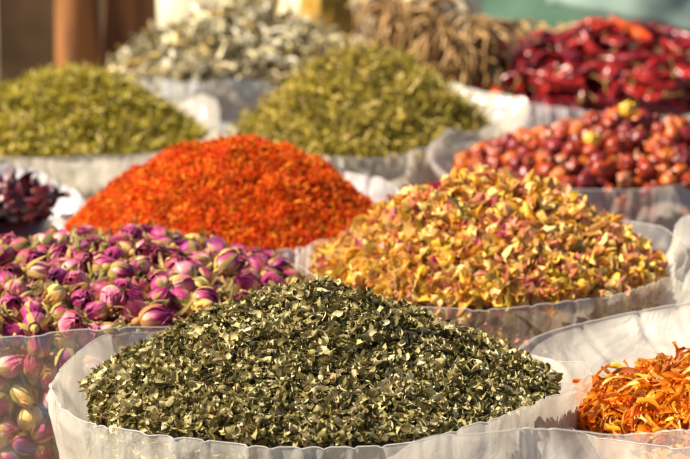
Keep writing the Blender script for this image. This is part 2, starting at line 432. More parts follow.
# --- 2 rosebuds in the clear bag at left
def bud_mat(name, tip, mid, base):
    m, t = newmat(name); L = t.links.new
    out = nd(t, 'ShaderNodeOutputMaterial'); tc = nd(t, 'ShaderNodeTexCoord')
    sp = nd(t, 'ShaderNodeSeparateXYZ'); L(tc.outputs['Generated'], sp.inputs[0])
    mp = nd(t, 'ShaderNodeMapping'); mp.inputs['Scale'].default_value = (420, 420, 90); L(tc.outputs['Object'], mp.inputs[0])
    n = nd(t, 'ShaderNodeTexNoise', _Scale=1.0, _Detail=4.0); L(mp.outputs[0], n.inputs['Vector'])
    n2 = nd(t, 'ShaderNodeTexNoise', _Scale=130.0, _Detail=2.0); L(tc.outputs['Object'], n2.inputs['Vector'])
    a = nd(t, 'ShaderNodeMath', operation='MULTIPLY_ADD'); a.inputs[1].default_value = .9; a.inputs[2].default_value = -.45; L(n2.outputs['Fac'], a.inputs[0])
    a2 = nd(t, 'ShaderNodeMath', operation='MULTIPLY_ADD'); a2.inputs[1].default_value = .7; L(n.outputs['Fac'], a2.inputs[0]); L(a.outputs[0], a2.inputs[2])
    a3 = nd(t, 'ShaderNodeMath', operation='ADD'); L(a2.outputs[0], a3.inputs[0]); L(sp.outputs[2], a3.inputs[1])
    rp = ramp(t, [base, mid, tip, tuple(c*.6 for c in tip)], [.30, .50, .68, 1]); a4 = nd(t, 'ShaderNodeMath', operation='MULTIPLY'); a4.inputs[1].default_value = .72
    L(a3.outputs[0], a4.inputs[0]); L(a4.outputs[0], rp.inputs[0])
    p = nd(t, 'ShaderNodeBsdfPrincipled', _Roughness=.5); p.inputs['Specular IOR Level'].default_value = .35; L(rp.outputs[0], p.inputs['Base Color'])
    p.inputs['Sheen Weight'].default_value = .15
    b = nd(t, 'ShaderNodeBump', _Strength=.6, _Distance=.0008); L(n.outputs['Fac'], b.inputs['Height']); L(b.outputs[0], p.inputs['Normal'])
    tr = nd(t, 'ShaderNodeBsdfTranslucent'); L(rp.outputs[0], tr.inputs[0])
    ms = nd(t, 'ShaderNodeMixShader'); ms.inputs[0].default_value = .22; L(p.outputs[0], ms.inputs[1]); L(tr.outputs[0], ms.inputs[2]); L(ms.outputs[0], out.inputs[0])
    return m
BUD = {'magenta': bud_mat('magenta rose petal', (.34, .010, .115), (.54, .06, .19), (.78, .50, .34)),
       'pale pink': bud_mat('pale pink rose petal', (.68, .13, .24), (.80, .36, .36), (.78, .60, .36)),
       'dusky rose': bud_mat('dusky rose petal', (.30, .02, .07), (.48, .07, .11), (.52, .22, .10)),
       'cream and yellow': bud_mat('cream rose petal', (.86, .52, .12), (.86, .62, .22), (.82, .70, .36)),
       'deep purple': bud_mat('purple rose petal', (.20, .008, .10), (.36, .02, .18), (.50, .12, .18))}
M['sepal'] = organic('sepal', [(.20, .18, .04), (.36, .28, .07), (.50, .34, .10), (.40, .18, .06)], 'object', transl=.2, rough=.6)
def bud_meshes():
    Lb, Wb = random.uniform(.0175, .0222), random.uniform(.0142, .0172)
    tp = random.uniform(.15, .42)
    def rad(t): return Wb/2*(math.sin(math.pi*min(1, max(0, t))**.72)**.62*(1-.0*t)+0)*(1 if t < .6 else 1-(t-.6)*.35) + tp*Wb*.25*max(0, t-.55)
    parts = []
    V = []
    for i in range(10):
        t = .02+.93*i/9
        for j in range(12):
            a = 2*math.pi*j/12; r = rad(t)*.86
            V.append((r*math.cos(a), r*math.sin(a), t*Lb))
    parts.append((np.array(V), gridF(10, 12, True)))
    k = 0
    for layer, npt in ((0, 3), (1, 4), (2, 3)):
        for q in range(npt):
            a0 = 2*math.pi*(q/npt)+layer*1.1+random.uniform(-.25, .25); hw = random.uniform(.75, 1.05)
            topt = random.uniform(.90, 1.06)-.05*layer; lift = random.uniform(.0, .16)+.02*layer; cup = random.uniform(-.1, .12)
            V = []
            nu, nv = 9, 9
            for i in range(nu):
                for j in range(nv):
                    v = j/(nv-1)*2-1
                    t = .03+(topt*(1-.16*v*v-.04*math.sin(v*5+k))-.03)*i/(nu-1)
                    r = rad(min(t, .97))*(.90+.045*layer+.05*(v*.5+.5))+.0003
                    if t > .9: r += (t-.9)*.01
                    e = (i/(nu-1))**3
                    r += lift*Wb*e*(.35+.65*(v*.5+.5)**1.5)+.0006*math.sin(v*7+i*.8+k)*e
                    a = a0+v*hw*(.45+.55*math.sin(math.pi*min(1, .15+.8*i/(nu-1))))
                    V.append((r*math.cos(a), r*math.sin(a), t*Lb))
            parts.append((np.array(V), gridF(nu, nv))); k += 1
    pet = join(parts)
    sp = []
    V, F = blobp(.0032, .0032, .0040, 7, 9, .1, 2, k); sp.append((V+np.array([0, 0, -.0010]), F))
    for q in range(5):
        a0 = 2*math.pi*q/5+random.uniform(-.2, .2); Ls = random.uniform(.45, .95); open_ = random.choice([0, .1, .3, .7])
        V = []
        for i in range(7):
            s = i/6; t = s*Ls
            r = rad(max(.03, t))*1.03+.0006+open_*Lb*s*s*.5; wdt = (1-s)**.8*.0022+.0003
            for j in (-1, 0, 1):
                a = a0; px_ = r*math.cos(a)-j*wdt*math.sin(a); py_ = r*math.sin(a)+j*wdt*math.cos(a)
                V.append((px_, py_, t*Lb*(1-.3*open_)+(.0004 if j else 0)))
        sp.append((np.array(V), gridF(7, 3)))
    sep = join(sp)
    ln = random.uniform(.004, .012); bx = random.uniform(-.4, .4)
    st = tubep([(0, 0, -.003), (bx*ln*.3, 0, -.003-ln*.5), (bx*ln, 0, -.003-ln)], [.0008, .0006, .0007], 6)
    return pet, sep, st
H2 = Heap((-.192, 1.882), .158, .162, .240, .030, (.12, .12), e=.7, q=.85, seed=4, lump=.05)
bag(H2.c, H2.r, ring(-.19, 1.88, .172, .172, .250, 12, [A(-60, 342, 1.70), A(0, 338, 1.705), A(58, 334, 1.705), A(115, 328, 1.715), A(190, 318, 1.745), A(250, 300, 1.78)]),
    M['film_clear'], 'clear crinkled plastic bag at the left holding the pink rosebuds', 2, fold=.006, body_gap=.010, flare=.03)
protos = []
for i in range(7):
    a, b, c = bud_meshes()
    protos.append((a, b, c))
pm = {}
for i, (a, b, c) in enumerate(protos):
    for cn in BUD: pm[(i, cn)] = mk('petals', *a, BUD[cn])
    pm[(i, 's')] = mk('sepals', *b, M['sepal']); pm[(i, 't')] = mk('stem', *c, M['sepal'])
def bud_zone(p, side):
    x, y = pix(p)
    if side: return 'behind the clear wall, '+('beside the milky bag' if x > 60 else 'near the left edge' if x > 25 else 'at the left edge')+(', high' if y < 370 else ', midway' if y < 415 else ', low')
    row = 'back row' if y < 252 else 'second row' if y < 275 else 'middle row' if y < 300 else 'front rows'
    if x < 35: w_ = 'at the left edge'
    elif x < 75: w_ = 'near the left edge'
    elif x < 130: w_ = 'below the dark dried fruit'
    elif x < 180: w_ = 'left of the leaf peak'
    elif x < 235: w_ = 'behind the green leaf slope'
    else: w_ = 'beside the green leaf peak'
    return w_+', '+row
spots = throw(H2, 270, .0122, layers=((-.003, .002), (.007, .013)), side=130, depth=.10, inset=0)
names = list(BUD)
for (p, n, sd_) in spots:
    x, y = pix(p)
    cn = rng.choice(names, p=[.35, .26, .23, .06, .10])
    k = int(rng.integers(0, len(protos)))
    root = empty('rosebud', (0, 0, 0)); s = rng.uniform(.85, 1.12); root.scale = (s, s, s)
    lie(root, p, n, rng.uniform(-.35, .75) if not sd_ else rng.uniform(-.1, .3))
    root.location = Vector(p)-root.rotation_quaternion @ Vector((0, 0, .009))
    ob('petals', pm[(k, cn)], root); ob('sepals', pm[(k, 's')], root); ob('stem', pm[(k, 't')], root)
    tag(root, f'{"big" if s > 1.02 else "small" if s < .92 else "plain"} {cn} rosebud {bud_zone(p, sd_)}', 'rosebud', 'dried rosebuds in the clear bag')
# lower layers of the same heap, too deep to be told apart
P_, N_ = H2.top(260, -.015, -.009, .96); P2_, N2_ = H2.side(420, .12, .013)
bodies = [(a[0]-np.array([0, 0, .009]), a[1]) for a, b, c in protos[:4]]
V, F = scatter(bodies, np.concatenate([P_, P2_]), np.concatenate([N_, N2_]), 1.3, .9, 1.1)
M['budstuff'] = organic('rosebud underlayer', [(.30, .03, .10), (.45, .14, .14), (.40, .26, .09), (.22, .02, .06)], transl=.15)
core_obj('rosebud_underlayer', H2, M['budstuff'], .018, 'lower layers of dried rosebuds showing in the gaps of the pink heap', 'rosebuds', (V, F))
sv_, sn_ = H2.top(1500, .0, .010, .95)
V, F = scatter([leafp(1, .25, .3, .4, .4) for _ in range(6)], sv_, sn_, 1.2, .010, .022)
o = ob('sepal_litter', mk('sepal_litter', V, F, organic('sepal litter', [(.30, .28, .08), (.50, .42, .16), (.60, .50, .22), (.45, .15, .15)], transl=.3))); tag(o, 'loose sepals and petal crumbs scattered among the rosebuds', 'plant litter', None, 'stuff')

# --- 3 dark dried fruit in a white bag at far left
H3 = Heap((-.335, 2.275), .078, .080, .250, .016, (-.1, .1), e=.6, seed=8)
bag(H3.c, H3.r, ring(-.322, 2.285, .100, .10, .256, 10, [A(0, 168, 2.39), A(40, 170, 2.38), A(66, 180, 2.36), A(84, 196, 2.32), A(91, 208, 2.28), A(80, 222, 2.23), A(40, 236, 2.18), A(0, 242, 2.17)]),
    M['film_white'], 'small white plastic bag of dark dried fruit at the far left', 3, fold=.004, rimwob=.004)
DKC = {'near-black': [(.020, .004, .006), (.035, .006, .008)], 'deep purple': [(.07, .008, .016), (.09, .012, .022)], 'dark crimson': [(.15, .014, .020), (.12, .012, .016)]}
dkm = {k: organic(k+' dried fruit', v, 'object', rough=.38, transl=.05, spec=.5, nscale=220) for k, v in DKC.items()}
dm = [blobp(.0085*random.uniform(.7, 1.2), .0060, .0050, 8, 10, .5, 2.4, i) for i in range(6)]
dm += [leafp(.02, .012, .5, .5, 1.0, 7, 5, .1) for i in range(4)]
dm = [{k: mk('dried_fruit', *a, dkm[k]) for k in DKC} for a in dm]
for (p, n, _) in throw(H3, 130, .0068, layers=((-.001, .002), (.004, .008)), margin=25):
    k = int(rng.integers(0, len(dm))); cn = rng.choice(list(DKC)); o = ob('dried_fruit', dm[k][cn]); lay_flat(o, p, n, 1.2)
    x, y = pix(p)
    tag(o, ('wrinkled ' if k < 6 else 'flaky ')+cn+' dried fruit '+('outside the left photo edge' if x < 0 else 'by the left photo edge' if x < 18 else 'close to the white rim' if x > 48 else 'midway across the small bag')+(', top row' if y < 192 else ', middle' if y < 212 else ', lower rows'), 'dried fruit', 'dark dried fruit in the small white bag')
core_obj('dried_fruit_underlayer', H3, dkm['near-black'], .006, 'lower layer of dark dried fruit in the small white bag', 'dried fruit')

# --- 4 orange-red safflower heap
H4 = Heap((-.096, 2.20), .142, .134, .240, .075, (.0, -.05), e=.55, q=1.0, seed=2, lump=.07, rough=.022)
bag(H4.c, H4.r, ring(-.09, 2.20, .150, .148, .250, 12, [A(330, 168, 2.33), A(362, 172, 2.30), A(392, 184, 2.25), A(402, 198, 2.19)]),
    M['film_white'], 'crumpled white plastic bag holding the orange-red thread heap', 4, fold=.004, rimwob=.004)
sp_ = [leafp(1, .15, random.uniform(-.5, .6), .3, random.uniform(-2, 2), 6, 3, .12, bend=random.uniform(-.4, .4)) for _ in range(12)]
stuff_heap('petal_thread_heap', H4, sp_, M['saff'], M['saffcore'], 32000, 3500, 1.3, .005, .012, -.001, .005,
           'tall heap of vivid orange-red dried petal threads behind the rosebuds', 'dried petals')

# --- 5 mixed petals
H5 = Heap((.110, 1.968), .130, .140, .243, .065, (.0, .0), e=.5, q=.95, seed=6, lump=.07, rough=.025)
bag(H5.c, H5.r, ring(.105, 1.968, .146, .156, .250, 12, [A(298, 262, 1.98), A(318, 240, 2.04), A(306, 280, 1.90), A(350, 300, 1.84), A(430, 309, 1.81), A(520, 307, 1.815), A(600, 297, 1.84), A(655, 282, 1.89), A(682, 262, 1.94), A(674, 240, 2.00), A(655, 226, 2.06), A(625, 221, 2.10)]),
    film('thin polythene', .22, col=(.95, .88, .78), crease=1.0, streak=.3), 'see-through plastic bag in the middle holding the mixed yellow petals', 5, fold=.002, body_gap=.004)
mp_ = []
for i in range(14):
    L1 = leafp(1, random.uniform(.45, .8), random.uniform(.2, .7), random.uniform(.1, .6), random.uniform(-1, 1), 6, 5, .14)
    L2 = leafp(.8, random.uniform(.4, .7), random.uniform(-.6, .5), random.uniform(.1, .6), random.uniform(-1, 1), 5, 3, .14)
    a = random.uniform(0, 3); rz_ = np.array([[math.cos(a), -math.sin(a), 0], [math.sin(a), math.cos(a), 0], [0, 0, 1]])
    mp_.append(join([L1, (L2[0]@rz_.T+np.array([.05, .1, .12]), L2[1])]) if i % 2 else L1)
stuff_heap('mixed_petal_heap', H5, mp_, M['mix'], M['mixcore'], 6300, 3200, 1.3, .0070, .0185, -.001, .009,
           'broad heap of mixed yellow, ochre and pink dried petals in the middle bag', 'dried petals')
M['pinkp'] = organic('pink petal', [(.62, .06, .20), (.70, .20, .28), (.50, .04, .14)], 'object', transl=.3)
pk = [mk('pink_petal', *leafp(.014, .009, .5, .3, .5, 7, 5, .08), M['pinkp']) for _ in range(4)]
for (p, n, _) in throw(H5, 34, .02, layers=((.006, .009),), margin=0):
    o = ob('pink_petal', pk[int(rng.integers(0, 4))]); lay_flat(o, p, n, .9); x, y = pix(p)
    tag(o, 'small pink curled petal on the mixed heap, '+('left slope' if x < 410 else 'middle' if x < 540 else 'right slope')+(', near the peak' if y < 215 else ', halfway up' if y < 260 else ', close to the front rim'), 'petal', 'pink petals among the mixed yellow ones')
M['sprig'] = organic('grey green sprig', [(.28, .30, .14), (.34, .36, .16)], 'object', transl=.2)
def sprig(px_, py_, Y, ln, ang, label):
    p = at(px_, py_, Y)
    V, F = tubep([(0, 0, 0), (ln*.3, 0, .003), (ln*.7, .001, .002), (ln, .004, -.002)], [.0012, .0011, .0009, .0006], 6)
    root = ob('herb_sprig', mk('herb_sprig', V, F, M['sprig'])); root.location = p; root.rotation_euler = (0, ang, .3)
    for k in range(5):
        V, F = leafp(.012, .0035, .3, .3, .3); lf = ob('leaf', mk('leaf', V, F, M['sprig']), root); lf.location = (ln*(.25+.16*k), .002*(-1)**k, .003); lf.rotation_euler = (0, -.4, 1.0*(-1)**k)
    tag(root, label, 'sprig')
zq = float(H5.z(np.array(.081), np.array(1.93)))
sprig(448, 196, 1.895, .030, 1.0, 'grey-green herb sprig lying near the peak of the mixed yellow heap')

# --- 6 orange shreds, lower right
H6 = Heap((.262, 1.585), .128, .108, .222, .032, (.12, -.05), e=.4, seed=3, lump=.08)
bag(H6.c, H6.r, ring(.25, 1.63, .15, .15, .255, 12, [A(520, 344, 1.745), A(548, 334, 1.765), A(600, 322, 1.775), A(650, 311, 1.775), A(690, 303, 1.775), A(740, 300, 1.77), A(536, 376, 1.66), A(556, 405, 1.58), A(590, 440, 1.51), A(640, 446, 1.49), A(700, 446, 1.48), A(760, 440, 1.49)]),
    M['film_milky'], 'milky plastic bag at the lower right holding the orange petal shreds', 6, fold=.0035, body_gap=.007)
SHC = {'bright orange': [(.78, .22, .008), (.80, .26, .012)], 'golden yellow': [(.85, .42, .03), (.85, .48, .05)], 'red-orange': [(.76, .15, .008), (.78, .19, .01)],
       'pale straw': [(.82, .54, .16), (.80, .50, .14)], 'rusty brown': [(.50, .14, .02), (.42, .12, .03)], 'amber': [(.84, .34, .015), (.84, .36, .02)]}
shm = {k: organic(k+' petal shred', v, 'object', transl=.35, rough=.5, nscale=120) for k, v in SHC.items()}
M['shred_i'] = organic('orange petal shreds', [(.66, .17, .006), (.74, .28, .015), (.60, .10, .005), (.78, .40, .06), (.30, .05, .006)], transl=.35, rough=.5)
def shredp(Ln):
    Wd = random.uniform(.0014, .0038); nu = 14; V = []
    a1, a2, ph = random.choice([-1, 1])*random.uniform(.4, 2.4), random.uniform(-5, 5), random.uniform(0, 6)
    x = z = y = 0; hd = -a1/2; tw0 = random.uniform(-1, 1)
    for i in range(nu):
        s = i/(nu-1); st = Ln/(nu-1)
        x += math.cos(hd)*st; y += math.sin(hd)*st; z += (math.sin(ph+s*5)*.35-(s-.5)*.5)*st; hd += (a1+a2*math.sin(s*6+ph))/nu
        tw = tw0+s*random.choice([1.2, 1.4]); wd = Wd*(1-.5*s)*(1 if i else .6)*random.uniform(.65, 1.25)
        for j in range(4):
            v = j/3*2-1; fz = (v*v)*Wd*.55+random.uniform(-.0005, .0005)
            V.append((x-Ln/2, y+v*wd*math.cos(tw)-fz*math.sin(tw), z+v*wd*math.sin(tw)+fz*math.cos(tw)))
    return np.array(V), gridF(nu, 4)
P_, N_ = H6.top(3000, -.004, .002, .90); P2_, N2_ = H6.side(500, .11, .014)
V, F = scatter([shredp(.030) for _ in range(10)], np.concatenate([P_, P2_]), np.concatenate([N_, N2_]), .9, .8, 1.2)
core_obj('petal_shred_underlayer', H6, M['shred_i'], .004, 'tangled lower layers of orange petal shreds in the lower right bag', 'dried petals', (V, F))
sm_ = []
for i in range(14):
    ln_ = .015+.018*i/13; v_, f_ = shredp(ln_); sm_.append(({k: mk('petal_shred', v_, f_, shm[k]) for k in SHC}, 'short' if ln_ < .023 else 'long'))
for (p, n, _) in throw(H6, 298, .0032, layers=((.001, .008),), rmax=.9, margin=30):
    d_, szw = sm_[int(rng.integers(0, 14))]; cn = rng.choice(list(SHC), p=[.3, .2, .2, .1, .08, .12])
    o = ob('petal_shred', d_[cn]); lay_flat(o, p, n, .65); x, y = pix(p)
    tag(o, f'{szw} {cn} petal shred '+('by the milky bag corner' if x < 612 else 'left of the shred heap middle' if x < 636 else 'right of the shred heap middle' if x < 662 else 'by the right photo edge' if x < 690 else 'just outside the right photo edge')+(', top row' if y < 362 else ', upper part' if y < 382 else ', lower part' if y < 408 else ', above the foreground film'), 'petal shred', 'orange petal shreds in the lower right bag')

# --- 7, 8 green herb heaps
def herb_protos():
    r = [leafp(1, random.uniform(.06, .16), random.uniform(-.4, .4), .3, random.uniform(-2, 2), 6, 3, .12, bend=random.uniform(-.4, .4)) for _ in range(9)]
    r += [leafp(.5, random.uniform(.2, .35), random.uniform(-.5, .5), .4, random.uniform(-1.5, 1.5), 5, 3, .15) for _ in range(4)]
    for _ in range(3):
        a = random.uniform(-.4, .4)
        r.append(tubep([(-.9, 0, 0), (-.3, a*.4, .08), (.3, a, .02), (1.0, a*.3, -.05)], [.04, .05, .04, .03], 4))
    return r
H7 = Heap((-.302, 2.80), .150, .152, .238, .071, (.05, 0), e=.75, q=.95, seed=9, lump=.05)
bag(H7.c, H7.r, ring(-.30, 2.81, .160, .165, .250, 12, [A(0, 158, 2.60), A(60, 160, 2.60), A(120, 157, 2.62), A(180, 148, 2.66), A(210, 130, 2.74), A(216, 106, 2.86), A(200, 96, 2.93)]),
    film('greyish polythene', .55, col=(.95, .88, .76)), 'greyish see-through bag holding the left green herb heap', 7, fold=.004)
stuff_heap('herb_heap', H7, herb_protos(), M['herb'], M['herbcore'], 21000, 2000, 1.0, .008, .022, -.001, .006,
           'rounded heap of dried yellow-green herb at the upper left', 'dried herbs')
H8 = Heap((.022, 2.79), .145, .150, .238, .095, (.03, .0), e=.55, q=1.0, seed=5, lump=.05)
bag(H8.c, H8.r, ring(.03, 2.80, .160, .168, .250, 12, [A(240, 128, 2.76), A(270, 148, 2.68), A(335, 158, 2.63), A(400, 153, 2.64), A(460, 138, 2.68), A(500, 124, 2.73), A(528, 108, 2.80), A(490, 88, 2.92), A(447, 81, 2.97), A(420, 88, 2.97)]),
    film('pale greyish polythene', .62, col=(.95, .89, .78)), 'pale see-through bag holding the middle green herb heap', 8, fold=.004, rimwob=.003)
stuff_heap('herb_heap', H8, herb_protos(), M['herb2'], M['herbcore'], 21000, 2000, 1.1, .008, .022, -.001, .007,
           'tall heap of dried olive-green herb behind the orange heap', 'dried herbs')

# --- 9 pale twisted leaves
H9 = Heap((-.140, 3.50), .178, .165, .243, .080, (0, 0), e=.5, seed=11, lump=.08)
bag(H9.c, H9.r, ring(-.13, 3.50, .178, .178, .252, 12), film('cloudy polythene', .7, col=(.85, .85, .86)), 'cloudy white bag holding the pale grey leaf heap at the back', 9, fold=.006, rimwob=.005)
PLC = {'cream': [(.80, .68, .40), (.82, .71, .46)], 'grey-beige': [(.46, .41, .25), (.52, .46, .30)], 'tan': [(.52, .38, .14), (.60, .44, .18)], 'near-white': [(.82, .76, .60), (.84, .79, .64)], 'dull brown': [(.28, .21, .11), (.24, .20, .12)]}
plm = {k: organic(k+' dried leaf', v, 'object', rough=.8, spec=.12, nscale=90, transl=.15) for k, v in PLC.items()}
M['pale_i'] = organic('pale dried leaves', [(.50, .44, .28), (.30, .26, .13), (.16, .12, .05)], rough=.7)
P_, N_ = H9.top(900, -.004, .003); P2_, N2_ = H9.side(250)
lv = [leafp(1, random.uniform(.10, .24), random.uniform(-.6, .7), .9, random.uniform(-3, 3), 10, 4, .14, bend=random.uniform(-.7, .7)) for _ in range(12)]
V, F = scatter(lv, np.concatenate([P_, P2_]), np.concatenate([N_, N2_]), 1.2, .025, .045)
core_obj('pale_leaf_underlayer', H9, M['pale_i'], .010, 'lower layers of pale dried leaves in the cloudy bag at the back', 'dried leaves', (V, F))
pl = []
for v, f in lv:
    k_ = random.uniform(.030, .058); pl.append({c: mk('pale_leaf', v*k_, f, plm[c]) for c in PLC})
for (p, n, _) in throw(H9, 290, .0085, layers=((.002, .008), (.010, .016)), margin=20):
    cn = rng.choice(list(PLC), p=[.26, .22, .18, .16, .18]); o = ob('pale_leaf', pl[int(rng.integers(0, len(pl)))][cn]); lay_flat(o, p, n, 1.2); x, y = pix(p)
    tag(o, cn+' twisted dried leaf '+('beside the wooden posts' if x < 165 else 'left of the back heap middle' if x < 210 else 'at the back heap middle' if x < 255 else 'right of the back heap middle' if x < 300 else 'next to the olive-green heap')+(', near the top' if y < 35 else ', lower down' if y > 58 else ', halfway down'), 'dried leaf', 'pale dried leaves in the back bag')

# --- 10 brown bundles of dried stalks standing behind the olive heap
M['stalk'] = organic('brown dried stalk', [(.24, .13, .05), (.40, .24, .09), (.56, .37, .17), (.16, .08, .03)], rough=.7, transl=.1)
M['string'] = organic('string', [(.45, .36, .22), (.5, .4, .25)], 'object', rough=.9, transl=0)
def bundle(x, y, h, r, n, label, droop=.5, lean=0):
    root = empty('stalk_bundle', (x, y, 0)); parts = []
    for i in range(n):
        a = rng.uniform(0, 2*math.pi); q = math.sqrt(rng.uniform())*r
        x0, y0 = q*math.cos(a)*.6, q*math.sin(a)*.6
        hh = (h-.03)*rng.uniform(.70, 1.0); P = []; b = a+rng.normal()*.9; rc = rng.uniform(.010, .028); turn = rng.uniform(2.2, 5.0)
        for k in range(6):
            t_ = k/6; P.append((x0*(1+.5*t_)+lean*hh*t_, y0*(1+.5*t_), hh*t_))
        xb, yb, zb_ = P[-1]
        for k in range(12):                                            # the dry heads curl over outwards
            t_ = turn*k/11; xx_ = rc*(1-math.cos(t_)); P.append((xb+math.cos(b)*xx_+rng.normal()*.0012, yb+math.sin(b)*xx_+rng.normal()*.0012, zb_+rc*math.sin(t_)+.012))
        parts.append(tubep(P, [.0026*(1-.5*k/17)+.0006 for k in range(18)], 5))
    V, F = join(parts); ob('stalks', mk('stalks', V, F, M['stalk']), root)
    ring_ = []
    for tz in (.52, .545):
        ring_.append(tubep([(r*.66*math.cos(t)+lean*tz*h, r*.66*math.sin(t), h*tz+.004*math.sin(3*t)) for t in np.linspace(0, 2*math.pi, 24, endpoint=False)], .0028, 6, closed=True))
    V, F = join(ring_); ob('string_tie', mk('string_tie', V, F, M['string']), root)
    tag(root, label, 'bundle', 'bundles of dried brown stalks')
bundle(.075, 3.35, .425, .044, 170, 'brown stalk bundle right behind the peak of the olive-green heap', .9)
bundle(.140, 3.22, .405, .044, 190, 'tallest brown stalk bundle, standing between two others', .9)
bundle(.235, 3.42, .375, .050, 170, 'brown stalk bundle with drooping ends beside the chilli bag', 1.1)
bundle(.305, 3.62, .355, .046, 150, 'shorter brown stalk bundle behind the left end of the chilli heap', 1.0)

# --- 11 dried red chillies
H11 = Heap((.338, 3.26), .195, .165, .256, .052, (.1, .1), e=1.2, seed=12, lump=.1)
bag(H11.c, H11.r, ring(.352, 3.27, .190, .182, .25, 12, [A(477, 78, 3.30), A(486, 92, 3.20), A(515, 103, 3.13), A(560, 110, 3.09), A(620, 112, 3.075), A(680, 112, 3.08)]),
    M['film_white'], 'white plastic bag holding the dried red chillies at the upper right', 11, fold=.005, rimwob=.003)
CHC = {'dark wine-red': [(.14, .005, .008), (.20, .008, .012)], 'bright scarlet': [(.32, .012, .004), (.40, .018, .005)], 'deep red': [(.22, .007, .006), (.29, .010, .007)],
       'dull mauve-red': [(.26, .05, .07), (.32, .08, .09)], 'orange-red': [(.56, .07, .010), (.60, .10, .012)]}
def chm(k, v): return organic(k+' chilli skin', v, 'object', rough=.28, spec=.45, transl=.0, nscale=90, bump=.5, bscale=160, coat=.0)
M['stalky'] = organic('chilli stalk', [(.34, .20, .06), (.26, .17, .06)], 'object')
def chilip():
    Ln = random.uniform(.052, .080); Rr = random.uniform(.0068, .0098); cv = random.uniform(-.012, .016); cz = random.uniform(-.004, .006)
    n = 18; P = []; Rd = []
    for k in range(n):
        s = k/(n-1); P.append((cv*math.sin(s*2.6), cz*math.sin(s*5), s*Ln))
        Rd.append(Rr*(min(1, .35+s*5)*(1-s**2.2)**.8*(1+.13*math.sin(s*19+cv*900))+.03))
    V, F = tubep(P, Rd, 14, squash=.62)
    c = V.copy()
    for i in range(len(V)):
        k = mnoise.noise(Vector(V[i])*150+Vector((cv*999, 0, 0)))
        ctr = np.array(P[i//14]); V[i] = ctr+(V[i]-ctr)*(1+.55*k)
    st = tubep([(0, 0, -.001), (.001, 0, -.007), (.004, 0, -.013), (.008, .001, -.018)], [.0022, .0012, .0010, .0013], 7)
    cap = blobp(Rr*.6, Rr*.5, .0022, 5, 9, .1)
    return (V, F), join([st, cap])
chm_ = {k: chm(k, v) for k, v in CHC.items()}
cps = [chilip() for _ in range(10)]
cm = [({c: mk('skin', *a, chm_[c]) for c in CHC}, mk('stalk', *b, M['stalky'])) for a, b in cps]
for (p, n, _) in throw(H11, 150, .0165, layers=((0, .005), (.010, .018)), margin=45, side=18, depth=.05):
    k = int(rng.integers(0, len(cm))); root = empty('dried_chilli', (0, 0, 0)); lie(root, p, n, rng.uniform(-.2, .6)); root.location = Vector(p)-root.rotation_quaternion @ Vector((0, 0, .030))
    s = rng.uniform(.85, 1.2); root.scale = (s, s, s); cc_ = rng.choice(list(CHC), p=[.48, .08, .30, .12, .02]); ob('skin', cm[k][0][cc_], root); ob('stalk', cm[k][1], root); x, y = pix(p)
    tag(root, ('short ' if s < .96 else 'long ' if s > 1.08 else '')+cc_+' dried chilli '+('at the left end by the stalks' if x < 525 else 'left of the heap middle' if x < 565 else 'at the heap middle' if x < 605 else 'right of heap middle' if x < 650 else 'by the right photo edge' if x < 690 else 'outside the photo')+(', top' if y < 50 else ', upper part' if y < 68 else ', lower part' if y < 88 else ', near the bag rim'), 'chilli', 'dried red chillies')
core_obj('chilli_underlayer', H11, chm_['dark wine-red'], .010, 'dark lower layer of dried chillies in the white bag', 'chillies')

# --- 12 red hips
H12 = Heap((.262, 2.545), .148, .152, .240, .044, (.12, .05), e=.5, seed=13, lump=.06)
bag(H12.c, H12.r, ring(.25, 2.545, .166, .168, .25, 12, [A(433, 150, 2.57), A(440, 138, 2.63), A(436, 166, 2.50), A(470, 181, 2.43), A(540, 189, 2.385), A(600, 190, 2.378), A(650, 188, 2.385), A(700, 178, 2.42), A(452, 128, 2.68)]),
    film('pinkish thin polythene', .48, col=(.95, .86, .77)), 'thin see-through bag holding the round red hips at the right', 12, fold=.0035)
HIP = {'brick red': [(.22, .020, .005), (.31, .038, .008)], 'dark maroon': [(.13, .010, .012), (.21, .016, .018)], 'orange': [(.46, .11, .012), (.40, .075, .010)], 'dusty pink': [(.38, .13, .06), (.33, .09, .04)], 'yellow': [(.70, .40, .03), (.66, .38, .04)]}
hm = {k: organic(k+' hip', v, 'object', rough=.34, spec=.42, transl=.0, nscale=110, bump=.6, bscale=260, coat=.0) for k, v in HIP.items()}
M['calyx'] = organic('hip calyx', [(.16, .08, .03), (.25, .14, .05)], 'object')
hps = []
for i in range(7):
    a = blobp(.0092, .0090, random.uniform(.0095, .0115), 14, 18, .38, 3.0, i)
    cs = [leafp(.005, .002, .3, .2) for _ in range(4)]; cc = []
    for q, (v, f) in enumerate(cs):
        an = q*1.57+i; rz_ = np.array([[math.cos(an), -math.sin(an), 0], [math.sin(an), math.cos(an), 0], [0, 0, 1]]); cc.append(((v+np.array([.003, 0, 0]))@rz_.T+np.array([0, 0, .0105]), f))
    hps.append((a, join(cc)))
hmesh = {(i, k): mk('hip_skin', *hps[i][0], hm[k]) for i in range(7) for k in HIP}; cmesh = [mk('calyx', *h[1], M['calyx']) for h in hps]
